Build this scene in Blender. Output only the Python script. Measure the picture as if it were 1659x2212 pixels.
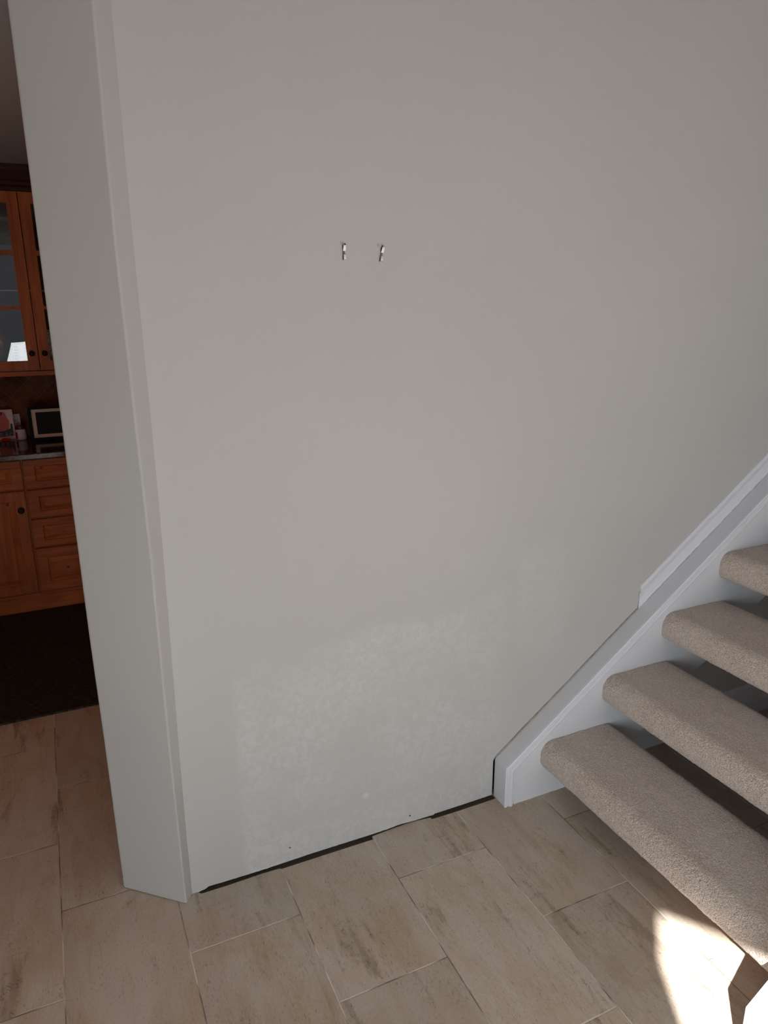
import bpy, bmesh, math, random
from mathutils import Vector, Matrix, noise
from mathutils.geometry import tessellate_polygon

random.seed(7)
S = bpy.context.scene
COL = S.collection
for o in list(bpy.data.objects):
    bpy.data.objects.remove(o)

# ------------------------------------------------------------------ camera
cam_d = bpy.data.cameras.new('camera')
cam_d.sensor_fit = 'HORIZONTAL'
cam_d.sensor_width = 36.0
cam_d.lens = 1557.6 / 1659.0 * 36.0
cam_d.clip_start = 0.02
cam = bpy.data.objects.new('camera', cam_d)
COL.objects.link(cam)
ax = Vector((0.906753, -0.418054, -0.005516))
ay = Vector((0.120872, 0.249533, 0.960673))
az = Vector((-0.400236, -0.871759, 0.277628))
m = Matrix((ax, ay, az)).transposed().to_4x4()
m.translation = (0, 0, 1.63)
cam.matrix_world = m
S.camera = cam

# ------------------------------------------------------------------ light
S.view_settings.view_transform = 'Standard'
S.view_settings.look = 'None'
S.view_settings.exposure = 0.0
S.view_settings.gamma = 1.0
S.view_settings.use_curve_mapping = False

SUN_DIR = Vector((-0.833, -0.89, 1.0)).normalized()      # towards the sun
DOOR_P = Vector((-0.5459, -0.891))                        # left jamb of the open entry
DOOR_U = Vector((0.587, -0.81)).normalized()
DOOR_N = Vector((0.81, 0.587)).normalized()               # into the hall
DOOR_W, DOOR_H = 1.15, 2.325

w = bpy.data.worlds.new('world')
S.world = w
w.use_nodes = True
w.node_tree.nodes['Background'].inputs[0].default_value = (0.80, 0.85, 0.96, 1)
w.node_tree.nodes['Background'].inputs[1].default_value = 0.5

def light(name, kind, loc, energy, color, direction, size=None, size_y=None, angle=None):
    d = bpy.data.lights.new(name, kind)
    d.energy = energy
    d.color = color
    if size:
        d.shape = 'RECTANGLE'; d.size = size; d.size_y = size_y
    if angle:
        d.angle = angle
    o = bpy.data.objects.new(name, d)
    COL.objects.link(o)
    o.location = loc
    o.rotation_euler = Vector(direction).to_track_quat('-Z', 'Y').to_euler()
    return o

light('sun', 'SUN', (-3, -3, 5), 28.0, (1.0, 0.98, 0.95), -SUN_DIR, angle=0.0135)
dc = DOOR_P + DOOR_U * (DOOR_W * 0.52) - DOOR_N * 0.06
light('entry_daylight', 'AREA', (dc.x, dc.y, 0.68), 37.0, (0.92, 0.97, 1.0), (DOOR_N.x, DOOR_N.y, -0.42), 0.95, 1.15)
light('left_fill', 'AREA', (-0.90, -0.36, 0.95), 8.0, (0.93, 0.97, 1.0), (DOOR_N.x, DOOR_N.y + 0.5, 0.05), 0.35, 1.2)  # added fill for the wall end and lower left, no window there
light('right_fill', 'AREA', (2.35, -2.82, 1.5), 11.0, (0.80, 0.90, 1.0), (0, 1, 0), 1.5, 1.2)  # added general fill from the right, not a known window
light('overhead_fill', 'AREA', (0.75, -1.1, 2.57), 8.0, (0.84, 0.92, 1.0), (0, 0, -1), 1.3, 1.3)  # added overhead fill for floor and treads, the ceiling has no opening
light('kitchen_warm_fill', 'AREA', (-1.15, 2.75, 1.9), 5.0, (1.0, 0.34, 0.13), (1, 0.25, -0.9), 0.7, 0.7)  # added orange fill that warms the kitchen, no fixture modelled

# ------------------------------------------------------------------ helpers
def link(name, me, mat=None, parent=None, smooth=False):
    o = bpy.data.objects.new(name, me)
    COL.objects.link(o)
    if mat is not None and not me.materials:
        me.materials.append(mat)
    if parent is not None:
        o.parent = parent
    if smooth:
        for p in me.polygons:
            p.use_smooth = True
    return o

def mesh(name, verts, faces):
    me = bpy.data.meshes.new(name)
    me.from_pydata([tuple(v) for v in verts], [], faces)
    bm = bmesh.new(); bm.from_mesh(me)
    bmesh.ops.recalc_face_normals(bm, faces=bm.faces)
    bm.to_mesh(me); bm.free()
    me.update()
    return me

def tag(o, label, cat, group=None, kind=None):
    o['label'] = label
    o['category'] = cat
    if group: o['group'] = group
    if kind: o['kind'] = kind
    return o

def struct(o, label=None, cat=None):
    o['kind'] = 'structure'
    if label: o['label'] = label
    if cat: o['category'] = cat
    return o

def empty(name, loc, label, cat, group=None):
    o = bpy.data.objects.new(name, None)
    COL.objects.link(o)
    o.location = loc
    o.empty_display_size = 0.05
    return tag(o, label, cat, group)

class MB:
    """collects shapes for one mesh object"""
    def __init__(s):
        s.v = []; s.f = []
    def add(s, vs, fs):
        n = len(s.v)
        s.v += [Vector(p) for p in vs]
        s.f += [tuple(i + n for i in f) for f in fs]
        return s
    def box(s, x0, x1, y0, y1, z0, z1):
        vs = [(x, y, z) for x in (x0, x1) for y in (y0, y1) for z in (z0, z1)]
        return s.add(vs, [(0, 1, 3, 2), (4, 6, 7, 5), (0, 4, 5, 1), (2, 3, 7, 6), (0, 2, 6, 4), (1, 5, 7, 3)])
    def prism(s, pts, a, b, axis='y', holes=()):
        """pts 2-D outline, extruded a..b. axis y: pts=(x,z); z: (x,y); x: (y,z)"""
        def P(p, t):
            return {'y': (p[0], t, p[1]), 'z': (p[0], p[1], t), 'x': (t, p[0], p[1])}[axis]
        loops = [list(pts)] + [list(h) for h in holes]
        tri = tessellate_polygon([[Vector((p[0], p[1], 0)) for p in L] for L in loops])
        flat = [p for L in loops for p in L]
        n = len(flat)
        vs = [P(p, a) for p in flat] + [P(p, b) for p in flat]
        fs = [tuple(t) for t in tri] + [tuple(i + n for i in reversed(t)) for t in tri]
        k = 0
        for L in loops:
            for i in range(len(L)):
                j = (i + 1) % len(L)
                fs.append((k + i, k + j, k + j + n, k + i + n))
            k += len(L)
        return s.add(vs, fs)
    def rings(s, rings, closed=True, cap0=True, cap1=True):
        n = len(rings[0]); vs = [p for r in rings for p in r]; fs = []
        for i in range(len(rings) - 1):
            for j in range(n if closed else n - 1):
                k = (j + 1) % n
                fs.append((i * n + j, i * n + k, (i + 1) * n + k, (i + 1) * n + j))
        if cap0: fs.append(tuple(range(n))[::-1])
        if cap1: fs.append(tuple((len(rings) - 1) * n + j for j in range(n)))
        return s.add(vs, fs)
    def tube(s, path, r, seg=8):
        rs = []
        path = [Vector(p) for p in path]
        up = Vector((0.13, 0.21, 0.97))
        for i, p in enumerate(path):
            d = (path[min(i + 1, len(path) - 1)] - path[max(i - 1, 0)]).normalized()
            a = d.cross(up)
            if a.length < 1e-3: a = d.cross(Vector((1, 0, 0)))
            a.normalize(); b = d.cross(a).normalized()
            rr = r[i] if isinstance(r, (list, tuple)) else r
            rs.append([p + (a * math.cos(t) + b * math.sin(t)) * rr for t in [2 * math.pi * k / seg for k in range(seg)]])
        return s.rings(rs)
    def lathe(s, prof, origin=(0, 0, 0), axis='z', seg=24):
        """prof: (radius, height)"""
        o = Vector(origin); rs = []
        for r, h in prof:
            ring = []
            for k in range(seg):
                t = 2 * math.pi * k / seg
                c, d = r * math.cos(t), r * math.sin(t)
                ring.append(o + (Vector((c, d, h)) if axis == 'z' else Vector((c, -h, d))))
            rs.append(ring)
        return s.rings(rs)
    def build(s, name, mat, parent=None, smooth=False, bevel=0, seg=2):
        o = link(name, mesh(name, s.v, s.f), mat, parent, smooth)
        if bevel:
            b = o.modifiers.new('bevel', 'BEVEL'); b.width = bevel; b.segments = seg
            b.limit_method = 'ANGLE'; b.angle_limit = 0.6
        return o

# ------------------------------------------------------------------ materials
class NT:
    def __init__(s, name):
        s.m = bpy.data.materials.new(name); s.m.use_nodes = True
        s.t = s.m.node_tree
        s.b = s.t.nodes['Principled BSDF']
        s.pos = s.n('ShaderNodeTexCoord').outputs['Object']
    def n(s, typ, **kw):
        nd = s.t.nodes.new(typ)
        for k, v in kw.items(): setattr(nd, k, v)
        return nd
    def put(s, sock, v):
        if hasattr(v, 'is_output') or isinstance(v, bpy.types.NodeSocket): s.t.links.new(v, sock)
        elif isinstance(v, (tuple, list)) and len(v) == 3 and sock.type == 'RGBA': sock.default_value = (*v, 1)
        else: sock.default_value = v
    def math(s, op, a, b=0.0, c=0.0):
        nd = s.n('ShaderNodeMath', operation=op)
        s.put(nd.inputs[0], a); s.put(nd.inputs[1], b); s.put(nd.inputs[2], c)
        return nd.outputs[0]
    def vmath(s, op, a, b=(0, 0, 0)):
        nd = s.n('ShaderNodeVectorMath', operation=op)
        s.put(nd.inputs[0], a); s.put(nd.inputs[1], b)
        return nd.outputs[0]
    def sep(s, v):
        nd = s.n('ShaderNodeSeparateXYZ'); s.put(nd.inputs[0], v); return nd.outputs
    def comb(s, x, y, z):
        nd = s.n('ShaderNodeCombineXYZ')
        for i, q in enumerate((x, y, z)): s.put(nd.inputs[i], q)
        return nd.outputs[0]
    def noise(s, v, scale, detail=3.0, rough=0.5, dist=0.0):
        nd = s.n('ShaderNodeTexNoise'); s.put(nd.inputs['Vector'], v)
        nd.inputs['Scale'].default_value = scale; nd.inputs['Detail'].default_value = detail
        nd.inputs['Roughness'].default_value = rough; nd.inputs['Distortion'].default_value = dist
        return nd.outputs['Fac']
    def white(s, v):
        nd = s.n('ShaderNodeTexWhiteNoise', noise_dimensions='3D'); s.put(nd.inputs['Vector'], v)
        return nd.outputs
    def voro(s, v, scale, feature='F1', rand=1.0):
        nd = s.n('ShaderNodeTexVoronoi', feature=feature); s.put(nd.inputs['Vector'], v)
        nd.inputs['Scale'].default_value = scale; nd.inputs['Randomness'].default_value = rand
        return nd.outputs
    def step(s, v, a, b, lo=0.0, hi=1.0):
        nd = s.n('ShaderNodeMapRange', interpolation_type='SMOOTHSTEP')
        s.put(nd.inputs[0], v); s.put(nd.inputs[1], a); s.put(nd.inputs[2], b)
        s.put(nd.inputs[3], lo); s.put(nd.inputs[4], hi)
        return nd.outputs[0]
    def mix(s, f, a, b, mode='MIX'):
        nd = s.n('ShaderNodeMix', data_type='RGBA', blend_type=mode)
        s.put(nd.inputs[0], f); s.put(nd.inputs[6], a); s.put(nd.inputs[7], b)
        return nd.outputs[2]
    def bump(s, h, strength=0.3, dist=0.001, prev=None):
        nd = s.n('ShaderNodeBump')
        nd.inputs['Strength'].default_value = strength; nd.inputs['Distance'].default_value = dist
        s.put(nd.inputs['Height'], h)
        if prev is not None: s.put(nd.inputs['Normal'], prev)
        return nd.outputs[0]
    def out(s, col=None, rough=0.5, normal=None, metal=0.0, spec=0.5):
        if col is not None: s.put(s.b.inputs['Base Color'], col)
        s.put(s.b.inputs['Roughness'], rough)
        s.b.inputs['Metallic'].default_value = metal
        s.b.inputs['Specular IOR Level'].default_value = spec
        if normal is not None: s.put(s.b.inputs['Normal'], normal)
        return s.m

def plain(name, col, rough=0.5, metal=0.0, spec=0.5, var=0.06, scale=60):
    t = NT(name)
    f = t.noise(t.pos, scale, 3)
    c = t.mix(f, tuple(x * (1 - var) for x in col), tuple(min(1, x * (1 + var)) for x in col))
    return t.out(c, rough, metal=metal, spec=spec)

WALL = (0.452, 0.447, 0.438)
def wall_paint(name, patch=False):
    t = NT(name)
    big = t.noise(t.pos, 1.7, 3)
    c = t.mix(t.step(big, 0.3, 0.7), tuple(x * 0.985 for x in WALL), tuple(x * 1.015 for x in WALL))
    stip = t.noise(t.pos, 330, 2)
    stip2 = t.noise(t.pos, 110, 3)
    nrm = t.bump(t.math('ADD', stip, stip2), 0.22, 0.0012)
    if patch:
        x, y, z = t.sep(t.pos)
        wob = t.math('SUBTRACT', t.noise(t.pos, 7.0, 5, 0.65), 0.5)
        zz = t.math('ADD', z, t.math('MULTIPLY', wob, 0.16))
        xx = t.math('ADD', x, t.math('MULTIPLY', wob, 0.05))
        top = t.math('ADD', t.math('MULTIPLY', x, 0.105), 0.625)
        m1 = t.math('MULTIPLY', t.step(xx, 0.345, 0.375), t.step(xx, 1.30, 1.17))
        m1 = t.math('MULTIPLY', m1, t.step(t.math('SUBTRACT', zz, top), 0.03, -0.03))
        x2 = t.math('ABSOLUTE', t.math('SUBTRACT', xx, 1.37))
        z2 = t.math('ABSOLUTE', t.math('SUBTRACT', zz, 0.70))
        m2 = t.math('MULTIPLY', t.step(x2, 0.14, 0.06), t.step(z2, 0.24, 0.12))
        x3 = t.math('ABSOLUTE', t.math('SUBTRACT', xx, 1.09))
        z3 = t.math('ABSOLUTE', t.math('SUBTRACT', zz, 0.88))
        m3 = t.math('MULTIPLY', t.step(x3, 0.07, 0.02), t.step(z3, 0.06, 0.02))
        blot = t.step(t.noise(t.pos, 5.0, 4, 0.6), 0.32, 0.62, 0.35, 1.0)
        m = t.math('MAXIMUM', m1, t.math('MULTIPLY', t.math('MAXIMUM', m2, m3), 0.5))
        low = t.math('MULTIPLY', t.step(z, 0.17, 0.08), m1)
        m = t.math('MAXIMUM', t.math('MULTIPLY', m, blot), low)
        mot = t.step(t.noise(t.pos, 62, 4, 0.65), 0.42, 0.60)
        m = t.math('MULTIPLY', m, t.math('ADD', 0.30, t.math('MULTIPLY', mot, 0.62)))
        c = t.mix(m, c, (0.515, 0.515, 0.513))
        def spot(cx, cz, r0, r1, col, amt=1.0):
            nonlocal c
            d = t.vmath('LENGTH', t.comb(t.math('SUBTRACT', x, cx), t.math('SUBTRACT', z, cz), 0.0))
            nd = d.node.outputs['Value']
            c = t.mix(t.math('MULTIPLY', t.step(nd, r1, r0), amt), c, col)
        spot(0.743, 0.155, 0.002, 0.018, (0.62, 0.635, 0.65), 0.7)
        spot(0.492, 0.053, 0.0018, 0.0034, (0.03, 0.025, 0.02))
        spot(0.898, 0.028, 0.0022, 0.0040, (0.03, 0.025, 0.02))
        # rubbed grey smudges above the two hangers
        spot(0.6995, 1.7745, 0.001, 0.007, (0.2, 0.19, 0.18), 0.45)
        spot(0.7990, 1.7725, 0.001, 0.007, (0.2, 0.19, 0.18), 0.45)
    return t.out(c, 0.62, nrm, spec=0.35)

M = {}
M['wall'] = wall_paint('beige_wall_paint')
M['wall_patched'] = wall_paint('patched_wall_paint', True)
M['ceiling'] = plain('ceiling_paint', (0.42, 0.41, 0.40), 0.9)

def white_paint(name, col):
    t = NT(name)
    f = t.noise(t.pos, 9, 4)
    c = t.mix(f, tuple(x * 0.95 for x in col), col)
    return t.out(c, 0.42, t.bump(t.noise(t.vmath('MULTIPLY', t.pos, (40, 160, 160)), 1.0, 3), 0.12, 0.001), spec=0.45)
M['white'] = white_paint('white_trim_paint', (0.67, 0.685, 0.73))
M['offwhite'] = white_paint('stringer_edge_paint', (0.655, 0.668, 0.705))
M['cavity'] = plain('dark_cavity', (0.03, 0.022, 0.016), 0.95, var=0.4, scale=120)
M['subfloor'] = plain('dark_subfloor', (0.17, 0.13, 0.10), 0.95, var=0.8, scale=330)
M['caulk'] = plain('torn_caulk', (0.36, 0.30, 0.24), 0.8, var=0.5, scale=90)

def floor_mat():
    t = NT('travertine_tiles')
    x, y, z = t.sep(t.pos)
    PX, PY = 0.3022, 0.585
    u = t.math('DIVIDE', t.math('ADD', x, 0.146), PX)
    k = t.math('FLOOR', u)
    fu = t.math('SUBTRACT', u, k)
    par = t.math('FLOORED_MODULO', k, 2.0)
    v = t.math('SUBTRACT', t.math('DIVIDE', t.math('SUBTRACT', y, 1.2765), PY), t.math('MULTIPLY', par, 0.5))
    j = t.math('FLOOR', v)
    fv = t.math('SUBTRACT', v, j)
    du = t.math('MULTIPLY', t.math('MINIMUM', fu, t.math('SUBTRACT', 1.0, fu)), PX)
    dv = t.math('MULTIPLY', t.math('MINIMUM', fv, t.math('SUBTRACT', 1.0, fv)), PY)
    d = t.math('MINIMUM', du, dv)
    wob = t.math('MULTIPLY', t.math('SUBTRACT', t.noise(t.pos, 60, 2), 0.5), 0.0012)
    d = t.math('ADD', d, wob)
    rnd = t.white(t.comb(k, j, 3.0))
    rc, rv = rnd['Color'], rnd['Value']
    off = t.vmath('MULTIPLY', rc, (17.0, 23.0, 11.0))
    p = t.vmath('ADD', t.pos, off)
    # broad blotches, veins that run the length of a tile, fine pits
    blot = t.noise(t.vmath('MULTIPLY', p, (9.0, 3.6, 1.0)), 1.0, 5, 0.6, 0.6)
    vein = t.noise(t.vmath('MULTIPLY', p, (34.0, 4.2, 1.0)), 1.0, 6, 0.62, 0.8)
    streak = t.noise(t.vmath('MULTIPLY', p, (16.0, 2.0, 1.0)), 1.0, 4, 0.6, 0.5)
    fine = t.noise(t.vmath('MULTIPLY', p, (520.0, 190.0, 1.0)), 1.0, 3, 0.6)
    base = t.mix(t.step(blot, 0.33, 0.68), (0.565, 0.485, 0.405), (0.47, 0.365, 0.265))
    base = t.mix(t.step(vein, 0.50, 0.74, 0.0, 0.42), base, (0.29, 0.22, 0.16))
    base = t.mix(t.step(vein, 0.46, 0.28, 0.0, 0.35), base, (0.51, 0.46, 0.41))
    base = t.mix(t.step(streak, 0.58, 0.72, 0.0, 0.75), base, (0.25, 0.175, 0.115))
    # squiggly fossil pits inside the brown streaks
    wp = t.vmath('ADD', p, t.vmath('MULTIPLY', t.vmath('SUBTRACT', t.n('ShaderNodeTexNoise').outputs['Color'], (0.5, 0.5, 0.5)), (0.004, 0.004, 0)))
    cell = t.voro(wp, 165, 'DISTANCE_TO_EDGE')['Distance']
    gate = t.math('MULTIPLY', t.step(t.noise(p, 55, 2), 0.52, 0.62), t.step(streak, 0.55, 0.66, 0.06, 1.0))
    worm = t.math('MULTIPLY', t.step(cell, 0.10, 0.03), gate)
    base = t.mix(t.math('MULTIPLY', worm, 0.8), base, (0.09, 0.062, 0.045))
    hue = t.noise(t.vmath('MULTIPLY', p, (5.0, 3.0, 1.0)), 1.0, 3, 0.6)
    base = t.mix(t.step(hue, 0.40, 0.62, 0.0, 0.35), base, (0.52, 0.435, 0.385))
    fl = t.noise(t.vmath('MULTIPLY', p, (300.0, 75.0, 1.0)), 1.0, 3, 0.65)
    fgate = t.step(t.noise(p, 9, 3), 0.36, 0.60, 0.25, 1.0)
    base = t.mix(t.math('MULTIPLY', t.step(fl, 0.56, 0.68, 0.0, 0.50), fgate), base, (0.17, 0.125, 0.09))
    base = t.mix(t.step(fl, 0.42, 0.30, 0.0, 0.28), base, (0.66, 0.60, 0.54))
    pits = t.voro(p, 60)['Distance']
    base = t.mix(t.math('MULTIPLY', t.step(pits, 0.11, 0.05), t.step(t.noise(p, 14, 2), 0.55, 0.65, 0.0, 0.7)), base, (0.07, 0.05, 0.035))
    base = t.mix(t.step(fine, 0.35, 0.65, 0.0, 0.13), base, (0.10, 0.08, 0.06))
    val = t.math('ADD', 0.90, t.math('MULTIPLY', rv, 0.2))
    base = t.mix(1.0, base, t.comb(val, val, val), 'MULTIPLY')
    gsel = t.step(t.noise(t.pos, 5.5, 2), 0.44, 0.56)
    grout = t.mix(gsel, (0.11, 0.085, 0.07), (0.72, 0.67, 0.61))
    gm = t.step(d, 0.0020, 0.0009)
    c = t.mix(t.math('MULTIPLY', gm, t.step(t.noise(t.pos, 30, 3), 0.3, 0.6, 0.45, 0.85)), base, grout)
    # plaster dust round the foot of the wall corner
    dd = t.vmath('LENGTH', t.vmath('MULTIPLY', t.vmath('SUBTRACT', t.pos, (0.115, 1.765, 0.0)), (0.62, 0.95, 0)))
    dust = t.math('MULTIPLY', t.step(dd.node.outputs['Value'], 0.115, 0.03), t.step(t.noise(t.pos, 26, 5, 0.7), 0.40, 0.66, 0.0, 0.55))
    c = t.mix(dust, c, (0.50, 0.47, 0.44))
    nrm = t.bump(t.step(d, 0.0005, 0.003), 0.5, 0.0012)
    nrm = t.bump(t.math('SUBTRACT', t.math('ADD', t.math('MULTIPLY', fine, 0.5), vein), worm), 0.10, 0.0012, nrm)
    return t.out(c, t.math('ADD', 0.36, t.math('MULTIPLY', blot, 0.2)), nrm, spec=0.42)
M['floor'] = floor_mat()

def carpet_mat():
    t = NT('beige_loop_carpet')
    p = t.pos
    v = t.voro(p, 270)
    v2 = t.voro(p, 120)
    n1 = t.noise(p, 420, 2)
    n2 = t.noise(p, 6, 4, 0.6)
    c = t.mix(v['Color'].node.outputs['Distance'], (0.84, 0.71, 0.625), (0.50, 0.405, 0.35))
    c = t.mix(t.step(n1, 0.46, 0.62, 0.0, 0.75), c, (0.27, 0.205, 0.17))
    c = t.mix(t.step(t.white(t.vmath('SNAP', p, (0.004, 0.004, 0.004)))['Value'], 0.86, 1.0, 0.0, 0.5), c, (0.88, 0.77, 0.68))
    c = t.mix(t.step(n2, 0.35, 0.7, 0.0, 0.35), c, (0.66, 0.59, 0.52))
    h = t.math('ADD', t.math('SUBTRACT', 1.0, v['Distance']), t.math('MULTIPLY', t.math('SUBTRACT', 1.0, v2['Distance']), 0.8))
    nrm = t.bump(t.math('ADD', h, n1), 0.9, 0.0026)
    mm = t.out(c, 0.95, nrm, spec=0.1)
    t.b.inputs['Sheen Weight'].default_value = 0.25
    t.b.inputs['Sheen Roughness'].default_value = 0.5
    return mm
M['carpet'] = carpet_mat()

def wood_mat(name, a, b, horiz=False):
    t = NT(name)
    sc = (3.0, 30.0, 42.0) if horiz else (42.0, 30.0, 3.0)
    g = t.noise(t.vmath('MULTIPLY', t.pos, sc), 1.0, 5, 0.6, 0.7)
    big = t.noise(t.pos, 3.0, 3)
    c = t.mix(t.step(g, 0.3, 0.72), a, b)
    c = t.mix(t.step(big, 0.35, 0.7, 0.0, 0.4), c, tuple(x * 0.6 for x in b))
    k = t.voro(t.vmath('MULTIPLY', t.pos, (1.0, 0.3, 0.8) if not horiz else (0.8, 0.3, 1.0)), 6.5)['Distance']
    c = t.mix(t.step(k, 0.075, 0.035, 0.0, 0.85), c, (0.03, 0.010, 0.006))
    return t.out(c, 0.5, t.bump(g, 0.08, 0.001), spec=0.16)
M['wood'] = wood_mat('knotty_pine_upright', (0.42, 0.120, 0.034), (0.26, 0.066, 0.019))
M['wood_h'] = wood_mat('knotty_pine_level', (0.42, 0.120, 0.034), (0.26, 0.066, 0.019), True)
M['dark_wood'] = wood_mat('dark_crown_wood', (0.05, 0.017, 0.010), (0.03, 0.010, 0.007), True)
M['knob'] = plain('black_knob', (0.010, 0.010, 0.011), 0.5, spec=0.2)

def granite():
    t = NT('brown_granite')
    a = t.voro(t.pos, 120)['Color']; n_ = t.noise(t.pos, 70, 5, 0.7)
    c = t.mix(t.step(n_, 0.35, 0.65), (0.016, 0.011, 0.009), (0.085, 0.048, 0.030))
    c = t.mix(0.12, c, t.mix(1.0, a, (0.16, 0.12, 0.09), 'MULTIPLY'))
    return t.out(c, 0.10, spec=0.22)
M['granite'] = granite()

def splash():
    t = NT('diagonal_backsplash_tile')
    x, y, z = t.sep(t.pos)
    a = t.math('DIVIDE', t.math('ADD', x, z), 0.152)
    b = t.math('DIVIDE', t.math('SUBTRACT', x, z), 0.152)
    def near(q):
        f = t.math('SUBTRACT', q, t.math('FLOOR', q))
        return t.math('MINIMUM', f, t.math('SUBTRACT', 1.0, f))
    d = t.math('MINIMUM', near(t.math('ADD', a, 0.05)), near(t.math('ADD', b, 0.70)))
    n_ = t.noise(t.pos, 14, 5, 0.65)
    c = t.mix(t.step(n_, 0.3, 0.7), (0.15, 0.058, 0.030), (0.08, 0.028, 0.017))
    c = t.mix(t.step(d, 0.018, 0.008, 0.0, 0.6), c, (0.20, 0.11, 0.075))
    return t.out(c, 0.75, spec=0.05)
M['splash'] = splash()

def rug():
    t = NT('black_ribbed_mat')
    r = t.noise(t.vmath('MULTIPLY', t.pos, (45.0, 260.0, 1.0)), 1.0, 4, 0.6)
    c = t.mix(t.step(r, 0.4, 0.72), (0.018, 0.016, 0.014), (0.070, 0.058, 0.044))
    return t.out(c, 0.95, t.bump(r, 0.8, 0.004), spec=0.1)
M['rug'] = rug()

def steel():
    t = NT('zinc_steel')
    return t.out((0.78, 0.77, 0.76), 0.40, t.bump(t.noise(t.pos, 900, 2), 0.15, 0.0005), metal=1.0)
M['steel'] = steel()
M['dull_steel'] = plain('dull_steel', (0.16, 0.155, 0.15), 0.45, metal=0.9)

tg = NT('clear_glass')
tg.b.inputs['Transmission Weight'].default_value = 1.0
tg.b.inputs['IOR'].default_value = 1.45
M['glass'] = tg.out((0.93, 0.95, 0.96), 0.01)
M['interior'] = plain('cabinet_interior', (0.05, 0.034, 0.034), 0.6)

# ------------------------------------------------------------------ floor
YW = 1.767            # plane of the patched wall
fe = [(0.205, 1.778), (0.222, 1.759), (0.30, 1.7575), (0.40, 1.759), (0.4565, 1.7565), (0.457, 1.752), (0.60, 1.751),
      (0.761, 1.749), (0.7615, 1.763), (0.83, 1.768), (0.90, 1.770), (0.97, 1.762), (0.972, 1.752), (1.055, 1.750), (1.2, 1.750), (1.222, 1.752), (1.224, 1.80)]
pts = [(-1.4, -3.0), (4.1, -3.0), (4.1, 1.80)] + fe[::-1] + [(0.205, 1.86), (0.205, 4.86), (-1.4, 4.86)]
struct(MB().prism(pts, -0.012, 0.0, 'z').build('floor', M['floor']))
# kitchen side of the wall continues the same tiles
struct(MB().box(0.205, 4.1, 1.87, 4.86, -0.012, 0.0).build('floor_kitchen', M['floor']))
struct(MB().box(-1.4, 4.1, -3.0, 4.86, -0.05, -0.0125).build('floor_screed', M['subfloor']))

# ------------------------------------------------------------------ walls
SL = 0.76                                   # pitch of the stairs
def sz(x): return 0.147 + SL * (x - 1.217)  # top edge of the stringers
bot = []
xk = [(0.198, 0.0015), (0.215, 0.001), (0.235, 0.0045), (0.245, 0.0095), (0.30, 0.0075), (0.36, 0.006), (0.42, 0.005), (0.50, 0.006), (0.56, 0.0065),
      (0.65, 0.0055), (0.76, 0.004), (0.82, 0.0045), (0.86, 0.007), (0.91, 0.0035), (0.97, 0.002), (0.985, 0.001), (0.99, 0.0045), (1.07, 0.0042), (1.14, 0.0045), (1.2125, 0.005)]
for i in range(len(xk) - 1):
    (a, za), (b, zb) = xk[i], xk[i + 1]
    n = max(1, int((b - a) / 0.008))
    for q in range(n):
        x = a + (b - a) * q / n
        bot.append((x, za + (zb - za) * q / n + (0.0009 if x > 0.235 else 0.0005) * noise.noise(Vector((x * 130, 0, 0)))))
bot.append(xk[-1])
side = [(1.2128, 0.05), (1.2125, 0.139), (1.217, 0.1485)]
x = 1.224
while x < 1.79:
    w_ = 0.0070 + 0.0034 * noise.noise(Vector((x * 17, 3, 0))) + 0.0018 * noise.noise(Vector((x * 70, 9, 0)))
    side.append((x, sz(x) + w_))
    x += 0.005
side += [(1.7945, sz(1.793) + 0.003), (1.7955, sz(1.79) + 0.020), (1.7965, sz(1.79) + 0.045), (1.7955, sz(1.79) + 0.07), (1.799, sz(1.80) + 0.083), (1.806, sz(1.80) + 0.06), (4.0, sz(4.0) + 0.06)]
outline = bot + side + [(4.0, 2.6), (0.2085, 2.6), (0.208, 2.22), (0.2065, 1.78), (0.2085, 1.40), (0.2085, 1.15), (0.205, 0.85), (0.200, 0.50), (0.197, 0.2)]
wb = MB().prism(outline, YW, YW + 0.0125)
wb.prism([(1.60, 0.0), (4.0, 0.0), (4.0, 2.1), (1.60, 0.29)], YW, YW + 0.0125)
struct(wb.build('wall_back', M['wall_patched']), 'beige hall wall with a patched grey area above the tiles', 'wall')
struct(MB().box(0.215, 4.0, YW + 0.030, YW + 0.04, -0.012, 2.6).build('wall_cavity', M['cavity']))
struct(MB().box(0.20, 4.0, YW + 0.10, YW + 0.115, 0, 2.6).build('wall_kitchen_side', M['wall']))

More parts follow.
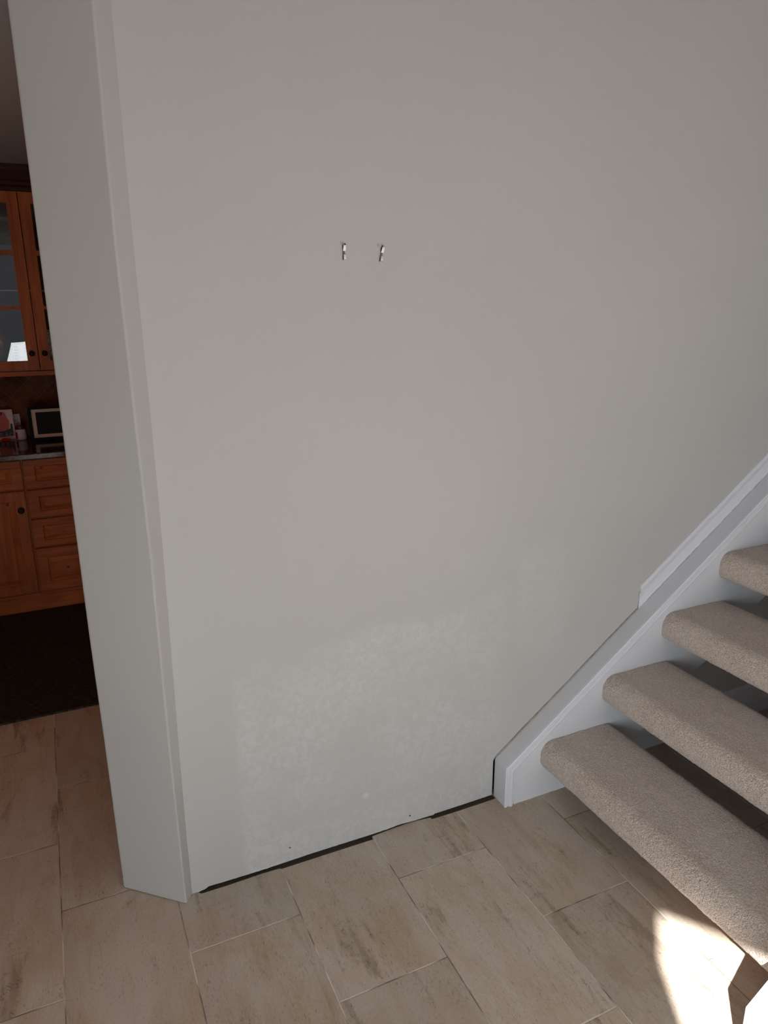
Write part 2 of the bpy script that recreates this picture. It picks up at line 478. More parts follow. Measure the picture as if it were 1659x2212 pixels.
# the angled wall end beside the passage: slightly wavy drywall corner
rings = []
def lerp_tab(tab, z):
    for (z0, a), (z1, b) in zip(tab, tab[1:]):
        if z <= z1: return a + (b - a) * (z - z0) / (z1 - z0)
    return tab[-1][1]
cin = [(0, 0.196), (0.2, 0.1965), (0.5, 0.200), (0.85, 0.205), (1.15, 0.2088), (1.4, 0.2085), (1.78, 0.2065), (2.22, 0.208), (2.6, 0.2085)]
car = [(0, 0.176), (0.53, 0.1732), (1.045, 0.1748), (1.4, 0.1705), (1.78, 0.1665), (2.21, 0.1708), (2.6, 0.171)]
cl = [(0, 0.0215), (0.3, 0.0205), (0.5, 0.0195), (0.8, 0.0165), (1.3, 0.0162), (1.8, 0.0172), (2.3, 0.018), (2.6, 0.018)]
zs = [i * 0.02 for i in range(131)]
for z in zs:
    a = Vector((lerp_tab(cin, z) + 0.001, YW + 0.001)); b = Vector((lerp_tab(car, z), 1.7385)); c_ = Vector((lerp_tab(cl, z), 1.877))
    e = 0.004
    j1 = 0.0016 * noise.noise(Vector((z * 60, 1, 0))) * max(0.0, 1 - z * 2)
    c_.x += j1
    b1 = b + (a - b).normalized() * e; b2 = b + (c_ - b).normalized() * e
    bm_ = (b * 2 + b1 + b2) / 4
    c1 = c_ + (b - c_).normalized() * e; c2 = c_ + Vector((0, e)); cm = (c_ * 2 + c1 + c2) / 4
    zz = z if z > 0 else 0.0
    rings.append([Vector((p.x, p.y, zz)) for p in (Vector((0.24, YW + 0.014)), Vector((0.212, YW + 0.006)), a, b1, bm_, b2, c1, cm, c2, Vector((c_.x, YW + 0.116)), Vector((0.24, YW + 0.116)))])
for q in range(len(rings[0])):            # slightly lifted foot
    k = 0.0025 if q in (4, 5, 6) else (0.002 if q < 4 else 0.003)
    rings[0][q].z = k
MBc = MB().rings(rings)
wc = MBc.build('wall_end', M['wall'])
wc.data.materials[0] = M['wall']
struct(wc, 'pale angled wall end beside the passage to the kitchen', 'wall')

# outer shell of the hall and the kitchen
struct(MB().box(-1.40, -1.30, 0.20, 4.86, 0, 2.6).build('wall_left', M['wall']))
struct(MB().box(4.0, 4.1, -3.0, 4.86, 0, 2.6).build('wall_right', M['wall']))
struct(MB().box(-1.30, -0.60, YW, YW + 0.115, 0, 2.6).build('wall_passage_unseen', M['wall']))  # unseen wall stub, widened to keep hall light out of the kitchen
struct(MB().box(-0.60, 0.0175, YW + 0.0, YW + 0.115, 2.32, 2.6).build('wall_header', M['wall']))
struct(MB().box(-1.4, 4.1, 4.76, 4.86, 0, 2.6).build('wall_far', M['wall']))
struct(MB().prism([(0.8, 0), (4.0, 0), (4.0, 2.6), (0.8, 2.6)], -2.98, -2.88, 'y',
                  holes=[[(1.55, 0.85), (3.15, 0.85), (3.15, 2.15), (1.55, 2.15)]]).build('wall_front', M['wall']))
def door_wall():
    """angled entry wall behind the camera with the doorway the sun comes through"""
    hole = [(0.0, DOOR_H), (0.0, 2.16), (0.046, 2.03), (0.095, 1.89), (0.095, 0.02), (DOOR_W, 0.02), (DOOR_W, DOOR_H)]
    mb = MB().prism([(-1.36, 0), (2.50, 0), (2.50, 2.6), (-1.36, 2.6)], 0.0, 0.05, 'y', holes=[hole])
    vs = []
    for v in mb.v:
        q = DOOR_P + DOOR_U * v.x - DOOR_N * v.y
        vs.append((q.x, q.y, v.z))
    return link('wall_entry', mesh('wall_entry', vs, mb.f), M['wall'])
struct(door_wall())
cm_ = MB().prism([(-1.40, 0.20), (0.92, -2.98), (4.1, -2.98), (4.1, YW), (-1.40, YW)], 2.6, 2.65, 'z')
struct(cm_.build('ceiling', M['ceiling']))
struct(MB().box(-1.4, 4.1, YW + 0.115, 4.86, 2.315, 2.40).build('ceiling_kitchen', M['ceiling']), 'dim kitchen ceiling above the wooden cabinets', 'ceiling')

# baseboard under the open stairs
bb = MB()
prof = [(YW, 0.0), (YW - 0.016, 0.0), (YW - 0.016, 0.060), (YW - 0.013, 0.063), (YW - 0.013, 0.067), (YW - 0.016, 0.070), (YW - 0.016, 0.118), (YW - 0.012, 0.126), (YW - 0.008, 0.131), (YW - 0.006, 0.137), (YW, 0.138)]
bb.prism(prof, 1.66, 4.0, 'x')
struct(bb.build('baseboard_right', M['offwhite']), 'moulded grey baseboard low on the wall beneath the open stairs', 'baseboard')

uw = MB().box(2.90, 2.95, 0.776, 1.700, 0.0, 0.90)  # unseen panels added to darken the gaps under the stairs
uw.prism([(2.05, 0.0), (2.95, 0.0), (2.95, 0.322 + SL * 0.89), (2.05, 0.31)], 0.735, 0.750)
UNDER = uw

# sloped skirt trim on the wall above the stringer
def sloped(prof, x0, x1, name, mat, parent=None, end_cut=None):
    """prof: (height above stringer top, y)"""
    r0 = [Vector((x0, y, sz(x0) + h)) for h, y in prof]
    r1 = [Vector((x1, y, sz(x1) + h)) for h, y in prof]
    return MB().rings([r0, r1]).build(name, mat, parent)
skp = [(0.0015, YW), (0.0015, YW - 0.0045), (0.009, YW - 0.0058), (0.0115, YW - 0.0042), (0.054, YW - 0.0042), (0.0555, YW - 0.0015), (0.0585, YW - 0.0015), (0.061, YW - 0.0078), (0.067, YW - 0.0088), (0.070, YW - 0.0040), (0.073, YW - 0.0040), (0.0755, YW - 0.0078), (0.081, YW - 0.0070), (0.086, YW - 0.0030), (0.0865, YW)]
sk = sloped(skp, 1.797, 4.0, 'trim_1', M['white'])
struct(sk, 'white sloped skirting trim on the wall above the stair stringer', 'trim')
cr = MB()
def crack(x0, x1, h, w0, seedv, y=YW - 0.0050, sub=0.0):
    n = max(3, int((x1 - x0) / 0.004)); up = []; dn = []
    for i in range(n + 1):
        x = x0 + (x1 - x0) * i / n
        t = max(0.0, math.sin(math.pi * i / n)) ** 0.5 * w0 * (0.7 + 0.6 * noise.noise(Vector((x * 60, seedv, 0))))
        c0 = h + 0.0010 * noise.noise(Vector((x * 30, seedv + 5, 0)))
        up.append(Vector((x, y, sz(x) + c0 + t))); dn.append(Vector((x, y, sz(x) + c0 - t)))
    for i in range(n):
        cr.add([up[i], up[i + 1], dn[i + 1], dn[i]], [(0, 1, 2, 3)])
        cr.add([p + Vector((0, 0.002, 0)) for p in (up[i], up[i + 1], dn[i + 1], dn[i])], [(3, 2, 1, 0)])
for k, (a, b_, w_) in enumerate([(1.83, 1.885, 0.0011), (1.893, 1.925, 0.0007), (1.955, 2.015, 0.0017), (2.02, 2.05, 0.0014), (2.06, 2.085, 0.0013), (2.09, 2.13, 0.0011), (2.14, 2.18, 0.0008), (2.20, 2.22, 0.0012), (2.235, 2.29, 0.0007), (2.30, 2.34, 0.0010)]):
    crack(a, b_, 0.0042, w_, k)
cr.build('crack', M['cavity'], sk)
cr = MB()
crack(1.7975, 1.835, 0.046, 0.0011, 31, YW - 0.0044); crack(1.842, 1.86, 0.047, 0.0006, 32, YW - 0.0044)
crack(1.7975, 1.806, 0.066, 0.0014, 33, YW - 0.0085)
cr.build('crack', M['caulk'], sk)

# torn caulk bead between the wall and the stringer
ck = MB(); rs = []
x = 1.222
while x < 1.797:
    wv = 0.0022 + 0.0014 * noise.noise(Vector((x * 40, 2, 7))); oy = 0.0010 * noise.noise(Vector((x * 55, 8, 1)))
    c0 = sz(x) + 0.0026
    rs.append([Vector((x, YW - 0.002 + oy, c0 - wv)), Vector((x, YW - 0.004 + oy, c0)), Vector((x, YW - 0.001 + oy, c0 + wv)), Vector((x, YW + 0.004, c0 + wv)), Vector((x, YW + 0.004, c0 - wv))])
    x += 0.004
struct(ck.rings(rs).build('trim_2', M['caulk']), 'torn beige caulk line between the wall and the stringer', 'trim')

# ------------------------------------------------------------------ staircase
stairs = empty('staircase', (1.217, 1.24, 0), 'open staircase with white stringers and beige carpeted treads against the wall', 'stairs')
SX, SY = 1.217, 1.24
def stair_part(mb, name, mat, parent=None, **k):
    org = Vector((SX, SY, 0))
    mb.v = [v - org for v in mb.v]
    return mb.build(name, mat, parent or stairs, **k)
def szb(x): return 0.322 + SL * (x - 2.06)
xt = 3.55
def make_stringer(y0, y1, face, name_label):
    x0b = 2.06 - 0.322 / SL
    out = [(1.219, 0.0), (1.2185, 0.1485), (xt, sz(xt)), (xt, szb(xt)), (x0b, 0.0)]
    o = stair_part(MB().prism(out, y0, y1), 'stringer', M['offwhite'], bevel=0.0015)
    o['label'] = name_label
    # picture-frame moulding along the front edge and the slope
    s = -1 if face < (y0 + y1) / 2 else 1
    P = [(0.0, 0.0), (0.0, 0.004), (0.003, 0.0065), (0.009, 0.0065), (0.011, 0.003), (0.015, 0.003), (0.018, 0.008), (0.024, 0.0095), (0.030, 0.008), (0.034, 0.0)]
    ang = math.atan(SL)
    rr = []
    k = (1 - math.sin(ang)) / math.cos(ang)      # mitre
    for stage in range(3):
        ring = []
        for d, p in P:
            y = face + s * p - s * 0.0005
            if stage == 0: q = (1.2187 + d, 0.0)
            elif stage == 1: q = (1.2187 + d, 0.148 - d * k * 0.93)
            else: q = (xt, sz(xt) - d / math.cos(ang))
            ring.append(Vector((q[0], y, q[1])))
        rr.append(ring)
    mo = MB().rings(rr)
    org = Vector((SX, SY, 0)); mo.v = [v - org for v in mo.v]
    e = mo.build('edge_molding', M['white'], o)
    # flat inner face a touch bluer than the rim
    return o
st_in = make_stringer(1.7025, YW - 0.0005, 1.7025, 'white wall-side stringer with a moulded edge')
st_out = make_stringer(0.710, 0.775, 0.710, 'white outer stringer standing in the sun')
# ragged caulk along the foot of the wall-side stringer
rg = MB(); rs = []
x = 1.258
while x < 1.636:
    a = 0.003 + 0.0025 * noise.noise(Vector((x * 45, 4, 0))); b_ = 0.004 + 0.003 * noise.noise(Vector((x * 30, 14, 0)))
    rs.append([Vector((x, 1.703, 0.0)), Vector((x, 1.7025 - a, 0.0)), Vector((x, 1.702 - a * 0.4, b_)), Vector((x, 1.703, b_ + 0.003))])
    x += 0.005
rg = stair_part(rg.rings(rs), 'foot_caulk', M['offwhite'], st_in)

stair_part(UNDER, 'shade_panel', M['white'])
def tread_mesh():
    x0, x1, z0, z1 = 0.0, 0.307, 0.0, 0.100
    R = {'ft': 0.046, 'fb': 0.032, 'bt': 0.034, 'bb': 0.02}
    path = []
    def arc(cx, cz, r, a0, a1):
        n = max(4, int(abs(a1 - a0) * r / 0.0038))
        for i in range(n + 1):
            a = a0 + (a1 - a0) * i / n
            path.append((cx + r * math.cos(a), cz + r * math.sin(a)))
    arc(x0 + R['fb'], z0 + R['fb'], R['fb'], 1.5 * math.pi, math.pi)
    arc(x0 + R['ft'], z1 - R['ft'], R['ft'], math.pi, 0.5 * math.pi)
    arc(x1 - R['bt'], z1 - R['bt'], R['bt'], 0.5 * math.pi, 0)
    arc(x1 - R['bb'], z0 + R['bb'], R['bb'], 0, -0.5 * math.pi)
    # resample evenly
    P = [Vector((a, 0, b)) for a, b in path]; P.append(P[0])
    L = [0]
    for i in range(1, len(P)): L.append(L[-1] + (P[i] - P[i - 1]).length)
    N = int(L[-1] / 0.0038); ring = []
    j = 0
    for i in range(N):
        d = L[-1] * i / N
        while L[j + 1] < d: j += 1
        t = (d - L[j]) / (L[j + 1] - L[j]) if L[j + 1] > L[j] else 0
        ring.append(P[j].lerp(P[j + 1], t))
    cen = Vector((0.153, 0, 0.05))
    W = 0.930; rows = int(W / 0.0038); vs = []; fs = []
    ys = [0.0, 0.0015] + [0.004 + (W - 0.008) * i / rows for i in range(rows + 1)] + [W - 0.0015, W]
    ins = [0.003, 0.001] + [0.0] * (rows + 1) + [0.001, 0.003]
    for y, q in zip(ys, ins):
        for i, p in enumerate(ring):
            t = (ring[(i + 1) % N] - ring[i - 1]).normalized()
            nn = Vector((t.z, 0, -t.x))
            if nn.dot(p - cen) < 0: nn = -nn
            P3 = Vector((p.x, y, p.z))
            h = 0.0013 * noise.noise(P3 * 170) + 0.0010 * noise.noise(P3 * 330 + Vector((5, 5, 5))) + 0.0016 * noise.noise(P3 * 22)
            vs.append(P3 + nn * (h - q))
    for r in range(len(ys) - 1):
        for i in range(N):
            k = (i + 1) % N
            fs.append((r * N + i, r * N + k, (r + 1) * N + k, (r + 1) * N + i))
    fs.append(tuple(range(N))); fs.append(tuple((len(ys) - 1) * N + i for i in reversed(range(N))))
    me = mesh('carpeted_tread', vs, fs)
    me.materials.append(M['carpet'])
    for p in me.polygons: p.use_smooth = True
    return me
tme = tread_mesh()
for k in range(9):
    o = bpy.data.objects.new('carpeted_tread', tme); COL.objects.link(o)
    o.parent = stairs
    o.location = (1.3585 + 0.2475 * k - SX, 0.774 - SY, 0.108 + 0.1875 * k)

# ------------------------------------------------------------------ picture hangers
def hanger(x, z, ang, label, tw):
    h = empty('picture_hanger', (x, YW, z), label, 'picture hanger', 'picture hangers on the wall')
    def strip(path, wd, name, parent):
        mb = MB(); rs = []
        for i, (y, zz) in enumerate(path):
            a = Vector(path[max(i - 1, 0)]); b = Vector(path[min(i + 1, len(path) - 1)])
            t = (b - a).normalized(); n = Vector((t.y, -t.x)) * 0.0005
            sh = tw * zz
            rs.append([Vector((sh - wd / 2, y + n.x, zz + n.y)), Vector((sh + wd / 2, y + n.x, zz + n.y)), Vector((sh + wd / 2, y - n.x, zz - n.y)), Vector((sh - wd / 2, y - n.x, zz - n.y))])
        return mb.rings(rs).build(name, M['steel'], parent)
    plate = [(-0.0006, 0.0335), (-0.0006, 0.020), (-0.0006, 0.010), (-0.0006, 0.0015), (-0.0012, -0.0008), (-0.0030, -0.0016)]
    strip(plate, 0.0062, 'back_plate', h).data.materials[0] = M['dull_steel']
    body = [(-0.0030, -0.0016), (-0.0062, -0.0014), (-0.0088, 0.0004), (-0.0092, 0.004), (-0.0086, 0.0105), (-0.0076, 0.0118)]
    strip(body, 0.0058, 'hook', h)
    top = [(-0.0012, 0.0335), (-0.0030, 0.0350), (-0.0062, 0.0352), (-0.0088, 0.0322), (-0.0086, 0.0285), (-0.0062, 0.0225), (-0.0050, 0.0195)]
    strip(top, 0.0064, 'nail_sleeve', h)
    nl = MB().tube([(0.0, -0.0105, 0.0350), (0.0, 0.002, 0.0235)], 0.0008, 8)
    nl.tube([(0.0, -0.0110, 0.0353), (0.0, -0.0102, 0.0346)], 0.0017, 10)
    nl.build('nail', M['knob'], h)
    h.rotation_euler = (0, ang, 0)
    return h
hanger(0.7045, 1.7365, 0.0, 'bright steel picture hanger on the wall, left one of the two', 0.0)
hanger(0.8045, 1.7345, 0.05, 'duller steel picture hanger on the wall, right one of the two', 0.12)

# ------------------------------------------------------------------ kitchen: base cabinets
YB = 4.15
def raised_front(name, x0, x1, z0, z1, y, parent, mat, sx=0.054, sz_=0.036, grow=0.024):
    """slab with a raised centre panel; y is the face plane, front towards -y"""
    R = [(0, 0.0, 0.020), (0, 0.0, 0.004), (0, 0.004, 0.0), (1, 0.0, 0.0), (1, 0.003, 0.008), (1, 0.007, 0.009), (1, grow, 0.0025), (1, grow + 0.002, 0.001)]
    rr = []
    for q, e, d in R:
        i, j = q * sx + e, q * sz_ + e
        rr.append([Vector((x0 + i, y + d, z0 + j)), Vector((x1 - i, y + d, z0 + j)), Vector((x1 - i, y + d, z1 - j)), Vector((x0 + i, y + d, z1 - j))])
    return MB().rings(rr).build(name, mat, parent)
def knob(x, y, z, parent, r=0.0165):
    mb = MB().lathe([(0.006, 0.0), (0.006, 0.010), (r, 0.014), (r, 0.020), (r * 0.75, 0.026), (r * 0.2, 0.028)], (x, y, z), 'y', 20)
    return mb.build('knob', M['knob'], parent, smooth=True)
def base_unit(x0, x1, fronts, label):
    u = empty('base_cabinet', ((x0 + x1) / 2, YB + 0.3, 0), label, 'cabinet', 'base cabinets under the worktop')
    org = u.location.copy()
    b = MB().box(x0, x1, YB + 0.020, YB + 0.60, 0.095, 0.862)
    b.box(x0, x1, YB + 0.012, YB + 0.030, 0.0, 0.108)
    parts = [b.build('body', M['wood_h'], u)]
    for kind, a, b_, c0, c1, kn in fronts:
        f = raised_front(kind, a, b_, c0, c1, YB, u, M['wood'] if kind == 'door' else M['wood_h'], 0.054, 0.036 if kind == 'drawer' and c1 - c0 < 0.2 else 0.053, 0.024 if kind == 'drawer' else 0.032)
        parts.append(f)
        if kn: parts.append(knob(kn[0], YB, kn[1], f))
    for p_ in parts:
        p_.data.transform(Matrix.Translation(-org))
    return u
g = 0.0025
base_unit(-0.182, 0.265, [('drawer', -0.180 + g, 0.263, 0.697, 0.853, None), ('drawer', -0.178 + g, 0.263, 0.534, 0.688, None),
                          ('drawer', -0.178 + g, 0.263, 0.368, 0.525, None), ('drawer', -0.178 + g, 0.263, 0.112, 0.360, None)],
          'knotty pine base cabinet with four drawers under the worktop')
base_unit(-0.640, -0.182, [('drawer', -0.638, -0.182 - g, 0.697, 0.853, None), ('door', -0.638, -0.182 - g, 0.112, 0.688, (-0.214, 0.588))],
          'knotty pine base cabinet with one door and a black knob')
ct = MB().prism([(4.12, 0.862), (4.12, 0.885), (4.125, 0.890), (4.758, 0.890), (4.758, 0.862)], -0.9, 0.8, 'x').build('worktop', M['granite'])
tag(ct, 'dark brown polished granite worktop on the pine cabinets', 'worktop')
sp = MB().box(-0.9, 0.8, 4.748, 4.7595, 0.8905, 1.285).build('backsplash', M['splash'])
tag(sp, 'brown stone backsplash tiles laid diagonally above the worktop', 'backsplash')

# ------------------------------------------------------------------ kitchen: glazed wall cabinet
YU = 4.42
uc = empty('wall_cabinet', (-0.0315, 4.58, 1.265), 'knotty pine wall cabinet with glazed doors over the worktop', 'cabinet')
org = Vector((-0.0315, 4.58, 1.265))
def upart(mb, name, mat, parent, **k):
    mb.v = [v - org for v in mb.v]
    return mb.build(name, mat, parent, **k)
XL, XR = -0.50, 0.437
bd = MB()
bd.box(XL, XR, YU + 0.022, YU + 0.34, 1.285, 1.305); bd.box(XL, XR, YU + 0.022, YU + 0.34, 2.19, 2.21)
bd.box(XL, XL + 0.018, YU + 0.022, YU + 0.34, 1.305, 2.19); bd.box(XR - 0.018, XR, YU + 0.022, YU + 0.34, 1.305, 2.19)
bd.box(XL, XR, YU + 0.32, YU + 0.34, 1.305, 2.19)
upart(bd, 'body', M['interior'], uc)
upart(MB().box(XL, XR, YU + 0.006, YU + 0.030, 1.262, 1.286), 'light_rail', M['wood_h'], uc)
upart(MB().box(XL + 0.018, XR - 0.018, YU + 0.05, YU + 0.32, 1.705, 1.711), 'shelf', plain('pale_shelf_edge', (0.30, 0.27, 0.27), 0.3), uc)
upart(MB().box(XL + 0.018, XR - 0.018, YU + 0.05, YU + 0.32, 1.995, 2.001), 'shelf', M['interior'], uc)
cw = MB().prism([(YU + 0.02, 2.195), (YU - 0.004, 2.195), (YU - 0.004, 2.212), (YU - 0.016, 2.222), (YU - 0.016, 2.236), (YU - 0.028, 2.246), (YU - 0.05, 2.285), (YU - 0.056, 2.300), (YU - 0.056, 2.314), (YU + 0.02, 2.314)], XL, XR, 'x')
upart(cw, 'crown_molding', M['dark_wood'], uc)
def glazed(x0, x1, kx, zk):
    z0, z1 = 1.292, 2.192
    sw = 0.0545
    muntins = [(1.611, 1.628), (1.882, 1.908)]
    holes = []
    zz = z0 + 0.050
    for a, b_ in muntins + [(z1 - 0.055, None)]:
        holes.append([(x0 + sw, zz), (x1 - sw, zz), (x1 - sw, a), (x0 + sw, a)]); zz = b_
    d = upart(MB().prism([(x0, z0), (x1, z0), (x1, z1), (x0, z1)], YU, YU + 0.021, 'y', holes=holes), 'door', M['wood'], uc)
    upart(MB().box(x0 + sw - 0.004, x1 - sw + 0.004, YU + 0.011, YU + 0.014, z0 + 0.046, z1 - 0.05), 'glass_pane', M['glass'], d)
    mb = MB().lathe([(0.006, 0.0), (0.006, 0.010), (0.0145, 0.013), (0.0145, 0.019), (0.010, 0.025), (0.003, 0.027)], (kx, YU, zk), 'y', 20)
    upart(mb, 'knob', M['knob'], d, smooth=True)
glazed(XL + 0.001, -0.0335, -0.063, 1.3815)
glazed(-0.0295, XR - 0.001, 0.0, 1.3805)
# things behind the glass
def dish(x, y, z, r, label, mat):
    prof = [(0.002, 0.0), (r * 0.45, 0.0), (r * 0.55, 0.004), (r * 0.95, 0.016), (r, 0.018), (r * 0.99, 0.021), (r * 0.6, 0.009), (0.002, 0.006)]
    mb = MB().lathe(prof, (0, 0, 0), 'y', 48)
    o = mb.build('serving_plate', mat, smooth=True)
    o.location = (x, y, z); o.rotation_euler = (math.radians(-12), 0, 0)
    tag(o, label, 'plate')
    return o
dish(-0.272, 4.56, 1.425, 0.112, 'round dark plate upright behind the glass of the wall cabinet', plain('dark_glazed_dish', (0.075, 0.055, 0.04), 0.2))
rk = MB()
for i in range(6):
    z = 1.3385 + i * 0.0165
    rk.tube([(-0.158, 4.535, z), (-0.133, 4.535, z + 0.001)], 0.0016, 6)
rk.tube([(-0.157, 4.535, 1.3055), (-0.157, 4.535, 1.425)], 0.0016, 6); rk.tube([(-0.131, 4.535, 1.3055), (-0.131, 4.535, 1.424)], 0.0016, 6)
rk.tube([(-0.157, 4.535, 1.40), (-0.165, 4.50, 1.36), (-0.182, 4.475, 1.3065)], 0.0016, 6)
tag(rk.build('plate_rack', plain('thin_rack_wire', (0.40, 0.34, 0.33), 0.3, metal=0.6)), 'small wire rack beside the round plate in the wall cabinet', 'rack')
def reflection_shape(name, x0, x1, y, z0, z1, label, sd, slope=0.0):  # added shape, outdoor reflection in the glass is put into its colour
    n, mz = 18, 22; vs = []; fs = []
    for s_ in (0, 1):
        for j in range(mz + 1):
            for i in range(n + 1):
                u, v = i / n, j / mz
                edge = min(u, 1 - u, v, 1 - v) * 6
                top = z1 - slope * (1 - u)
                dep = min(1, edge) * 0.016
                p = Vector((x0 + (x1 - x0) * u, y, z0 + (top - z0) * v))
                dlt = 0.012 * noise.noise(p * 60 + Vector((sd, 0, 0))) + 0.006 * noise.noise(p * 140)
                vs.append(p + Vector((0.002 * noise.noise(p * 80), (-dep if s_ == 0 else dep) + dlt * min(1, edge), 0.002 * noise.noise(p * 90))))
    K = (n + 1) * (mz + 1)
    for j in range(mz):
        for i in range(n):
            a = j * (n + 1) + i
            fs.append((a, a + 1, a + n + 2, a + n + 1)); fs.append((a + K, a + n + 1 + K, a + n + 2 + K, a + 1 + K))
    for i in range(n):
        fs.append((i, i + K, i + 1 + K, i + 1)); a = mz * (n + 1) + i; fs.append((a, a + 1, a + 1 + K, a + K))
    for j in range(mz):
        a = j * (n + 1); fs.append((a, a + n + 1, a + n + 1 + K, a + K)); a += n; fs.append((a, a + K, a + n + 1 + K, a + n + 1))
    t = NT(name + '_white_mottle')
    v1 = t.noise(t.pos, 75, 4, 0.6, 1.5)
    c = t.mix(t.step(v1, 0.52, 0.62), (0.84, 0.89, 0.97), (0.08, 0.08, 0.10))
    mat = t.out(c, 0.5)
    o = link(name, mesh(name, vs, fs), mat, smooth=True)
    tag(o, label, 'reflection', 'painted white reflections in the wall cabinet')
reflection_shape('painted_reflection', -0.131, -0.075, 4.53, 1.3055, 1.448, 'painted black and white reflection in the left glazed door, beside the wire rack', 3.0, 0.03)
reflection_shape('painted_reflection', 0.018, 0.075, 4.53, 1.3055, 1.50, 'painted patterned reflection in the right glazed door, by the wall edge', 9.0, 0.0)

# ------------------------------------------------------------------ things on the worktop
ZC = 0.8903
pf = empty('framed_picture', (0.0, 4.50, ZC), 'wide black picture frame with a cream mat leaning on the worktop', 'picture frame')
lean = math.radians(-7)
def framepart(mb, name, mat, y=0): 
    return mb.build(name, mat, pf)
W0, W1, HH = -0.129, 0.150, 0.193
fr = MB().prism([(W0, 0.0), (W1, 0.0), (W1, HH), (W0, HH)], -0.008, 0.010, 'y', holes=[[(W0 + 0.0185, 0.0175), (W1 - 0.0185, 0.0175), (W1 - 0.0185, HH - 0.0165), (W0 + 0.0185, HH - 0.0165)]])
framepart(fr, 'frame', plain('black_frame', (0.008, 0.009, 0.011), 0.6, spec=0.05))
mt = MB().prism([(W0 + 0.018, 0.017), (W1 - 0.018, 0.017), (W1 - 0.018, HH - 0.016), (W0 + 0.018, HH - 0.016)], 0.0, 0.003, 'y', holes=[[(W0 + 0.039, 0.036), (W1 - 0.039, 0.036), (W1 - 0.039, HH - 0.033), (W0 + 0.039, HH - 0.033)]])
framepart(mt, 'mat_board', plain('cream_mat', (0.50, 0.38, 0.30), 0.8))
framepart(MB().box(W0 + 0.036, W1 - 0.036, 0.003, 0.006, 0.033, HH - 0.030), 'picture', plain('dark_picture', (0.010, 0.009, 0.008), 0.6, spec=0.1))
framepart(MB().prism([(0.008, 0.12), (0.070, 0.0127), (0.074, 0.0127), (0.012, 0.14)], 0.0, 0.02, 'x'), 'easel_leg', M['knob'])
pf.rotation_euler = (lean, 0, 0)
pf.location.z = ZC + 0.0012

def slab_card(name, x0, x1, h, y, leanr, mat, label, cat):
    e = empty(name, ((x0 + x1) / 2, y, ZC), label, cat)
    wd = (x1 - x0) / 2
    s_ = MB().box(-wd, wd, 0.0, 0.0012, 0.0, h).build('card_sheet', mat, e)
    e.rotation_euler = (math.radians(leanr), 0, 0)
    return e, wd, s_
paper = plain('pink_white_paper', (0.60, 0.46, 0.47), 0.7)
card, wd, sh_ = slab_card('printed_card', -0.340, -0.211, 0.168, 4.650, -6, paper, 'printed card with a pink figure and large thin letters, at the photo edge', 'card')
fig = MB()
fig.prism([(0.006, 0.045), (0.012, 0.10), (0.002, 0.125), (-0.006, 0.152), (-0.022, 0.158), (-0.036, 0.150), (-0.040, 0.13), (-0.055, 0.11), (-0.058, 0.045)], -0.0006, -0.0001)
f1 = fig.build('printed_figure', plain('pink_print', (0.42, 0.10, 0.085), 0.7), card); f1.location = (0.030, 0, 0)
blk = MB().prism([(-0.060, 0.008), (0.058, 0.018), (0.056, 0.088), (0.046, 0.086), (0.044, 0.060), (0.010, 0.048), (-0.060, 0.040)], -0.0012, -0.0007)
blk.build('printed_shape', plain('black_print', (0.012, 0.011, 0.016), 0.6), card)
hr = MB().prism([(0.0, 0.0), (0.012, 0.002), (0.018, 0.012), (0.010, 0.022), (-0.004, 0.020)], -0.0012, -0.0007)
hb = hr.build('printed_hair', bpy.data.materials['black_print'], card); hb.location = (-0.004, 0, 0.135)
def text_mesh(body, size, name, mat, parent, loc, offset=0.0, outline=True):
    cu = bpy.data.curves.new(name, 'FONT'); cu.body = body; cu.size = size
    cu.align_x = 'RIGHT'
    if outline:
        cu.fill_mode = 'NONE'; cu.bevel_depth = 0.0005; cu.bevel_resolution = 0
    else:
        cu.extrude = 0.0002
    tmp = bpy.data.objects.new('tmp', cu); COL.objects.link(tmp)
    dg = bpy.context.evaluated_depsgraph_get()
    me = bpy.data.meshes.new_from_object(tmp.evaluated_get(dg))
    bpy.data.objects.remove(tmp)
    me.materials.clear(); me.materials.append(mat)
    o = bpy.data.objects.new(name, me); COL.objects.link(o)
    o.parent = parent; o.location = loc; o.rotation_euler = (math.radians(90), 0, 0)
    return o
text_mesh('RAD', 0.038, 'lettering', plain('thin_pale_print', (0.62, 0.48, 0.44), 0.6), card, (0.0615, -0.0018, 0.010), outline=True)
card2, wd2, sh2 = slab_card('note_card', -0.262, -0.1765, 0.134, 4.700, -4, plain('cream_card', (0.46, 0.36, 0.33), 0.7), 'plain cream note card with small black print behind the jar', 'card')
ln = MB()
for r_, z in enumerate((0.103, 0.095, 0.087, 0.079)):
    for q in range(4):
        if (r_ * 3 + q) % 4 != 2:
            ln.box(0.006 + q * 0.0072, 0.0105 + q * 0.0072 + 0.001 * (r_ % 2), -0.0006, -0.0001, z, z + 0.003)
ln.build('small_print', bpy.data.materials['black_print'], card2)

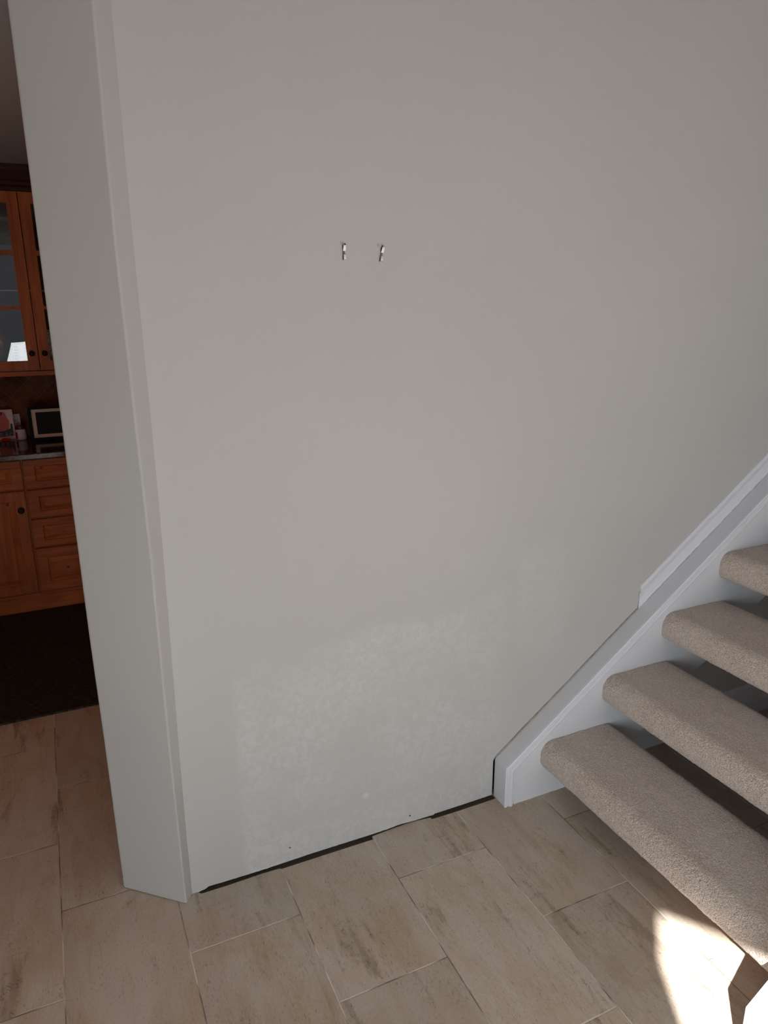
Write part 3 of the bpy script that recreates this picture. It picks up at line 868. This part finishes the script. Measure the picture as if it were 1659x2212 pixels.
jr = empty('jar', (-0.180, 4.600, ZC), 'small white labelled jar with a dark red lid beside the cards', 'jar')
MB().lathe([(0.002, 0), (0.024, 0), (0.0275, 0.003), (0.028, 0.008), (0.028, 0.050), (0.026, 0.058), (0.0225, 0.062), (0.002, 0.062)], seg=32).build('glass_body', plain('jar_white', (0.55, 0.46, 0.46), 0.3), jr, smooth=True)
t = NT('jar_label'); lx, ly, lz = t.sep(t.pos)
lines = t.math('MULTIPLY', t.step(t.math('SINE', t.math('MULTIPLY', lz, 700.0)), 0.2, 0.7, 0.0, 0.6), t.step(t.noise(t.vmath('MULTIPLY', t.pos, (260, 260, 40)), 1.0, 2), 0.45, 0.55))
cc = t.mix(lines, (0.56, 0.50, 0.55), (0.20, 0.16, 0.22))
cc = t.mix(t.step(lx, -0.0165, -0.0175), cc, (0.16, 0.01, 0.015))
MB().lathe([(0.0284, 0.010), (0.0287, 0.0105), (0.0287, 0.0455), (0.0284, 0.046)], seg=32).build('paper_label', t.out(cc, 0.6), jr, smooth=False)
MB().lathe([(0.002, 0.0615), (0.0262, 0.0615), (0.0268, 0.063), (0.0268, 0.077), (0.0255, 0.0795), (0.002, 0.080)], seg=32).build('lid', plain('dark_red_lid', (0.085, 0.008, 0.010), 0.35), jr, smooth=True)

sc = empty('scissors', (-0.245, 4.585, ZC), 'red handled scissors lying on the worktop in front of the cards', 'scissors')
red = plain('red_plastic', (0.50, 0.030, 0.012), 0.35)
for s_, a0 in ((1, 0.10), (-1, -0.16)):
    loop = []
    for q in range(17):
        a = 2 * math.pi * q / 16
        px, py = 0.022 * math.cos(a) - 0.020, 0.0085 * math.sin(a) + s_ * 0.010
        loop.append((px * math.cos(a0) - py * math.sin(a0), px * math.sin(a0) + py * math.cos(a0), 0.0042 + 0.003 * (s_ > 0)))
    hd = MB().tube(loop, 0.0040, 8)
    hd.build('handle', red, sc, smooth=True)
    MB().prism([(0.0, -0.004 * s_), (0.004, 0.003 * s_), (0.055, 0.004 * s_), (0.000, 0.004 * s_ + 0.0052)], 0.0008 + 0.0012 * (s_ > 0), 0.0018 + 0.0012 * (s_ > 0), 'z').build('blade', M['steel'], sc)
sc.rotation_euler = (0, 0, math.radians(-35))

# ------------------------------------------------------------------ mat on the kitchen floor
mt_ = MB().box(-0.95, 0.85, 2.974, 4.155, 0.0004, 0.009).build('floor_mat', M['rug'], bevel=0.003)
tag(mt_, 'black ribbed mat on the kitchen floor in front of the cabinets', 'mat')
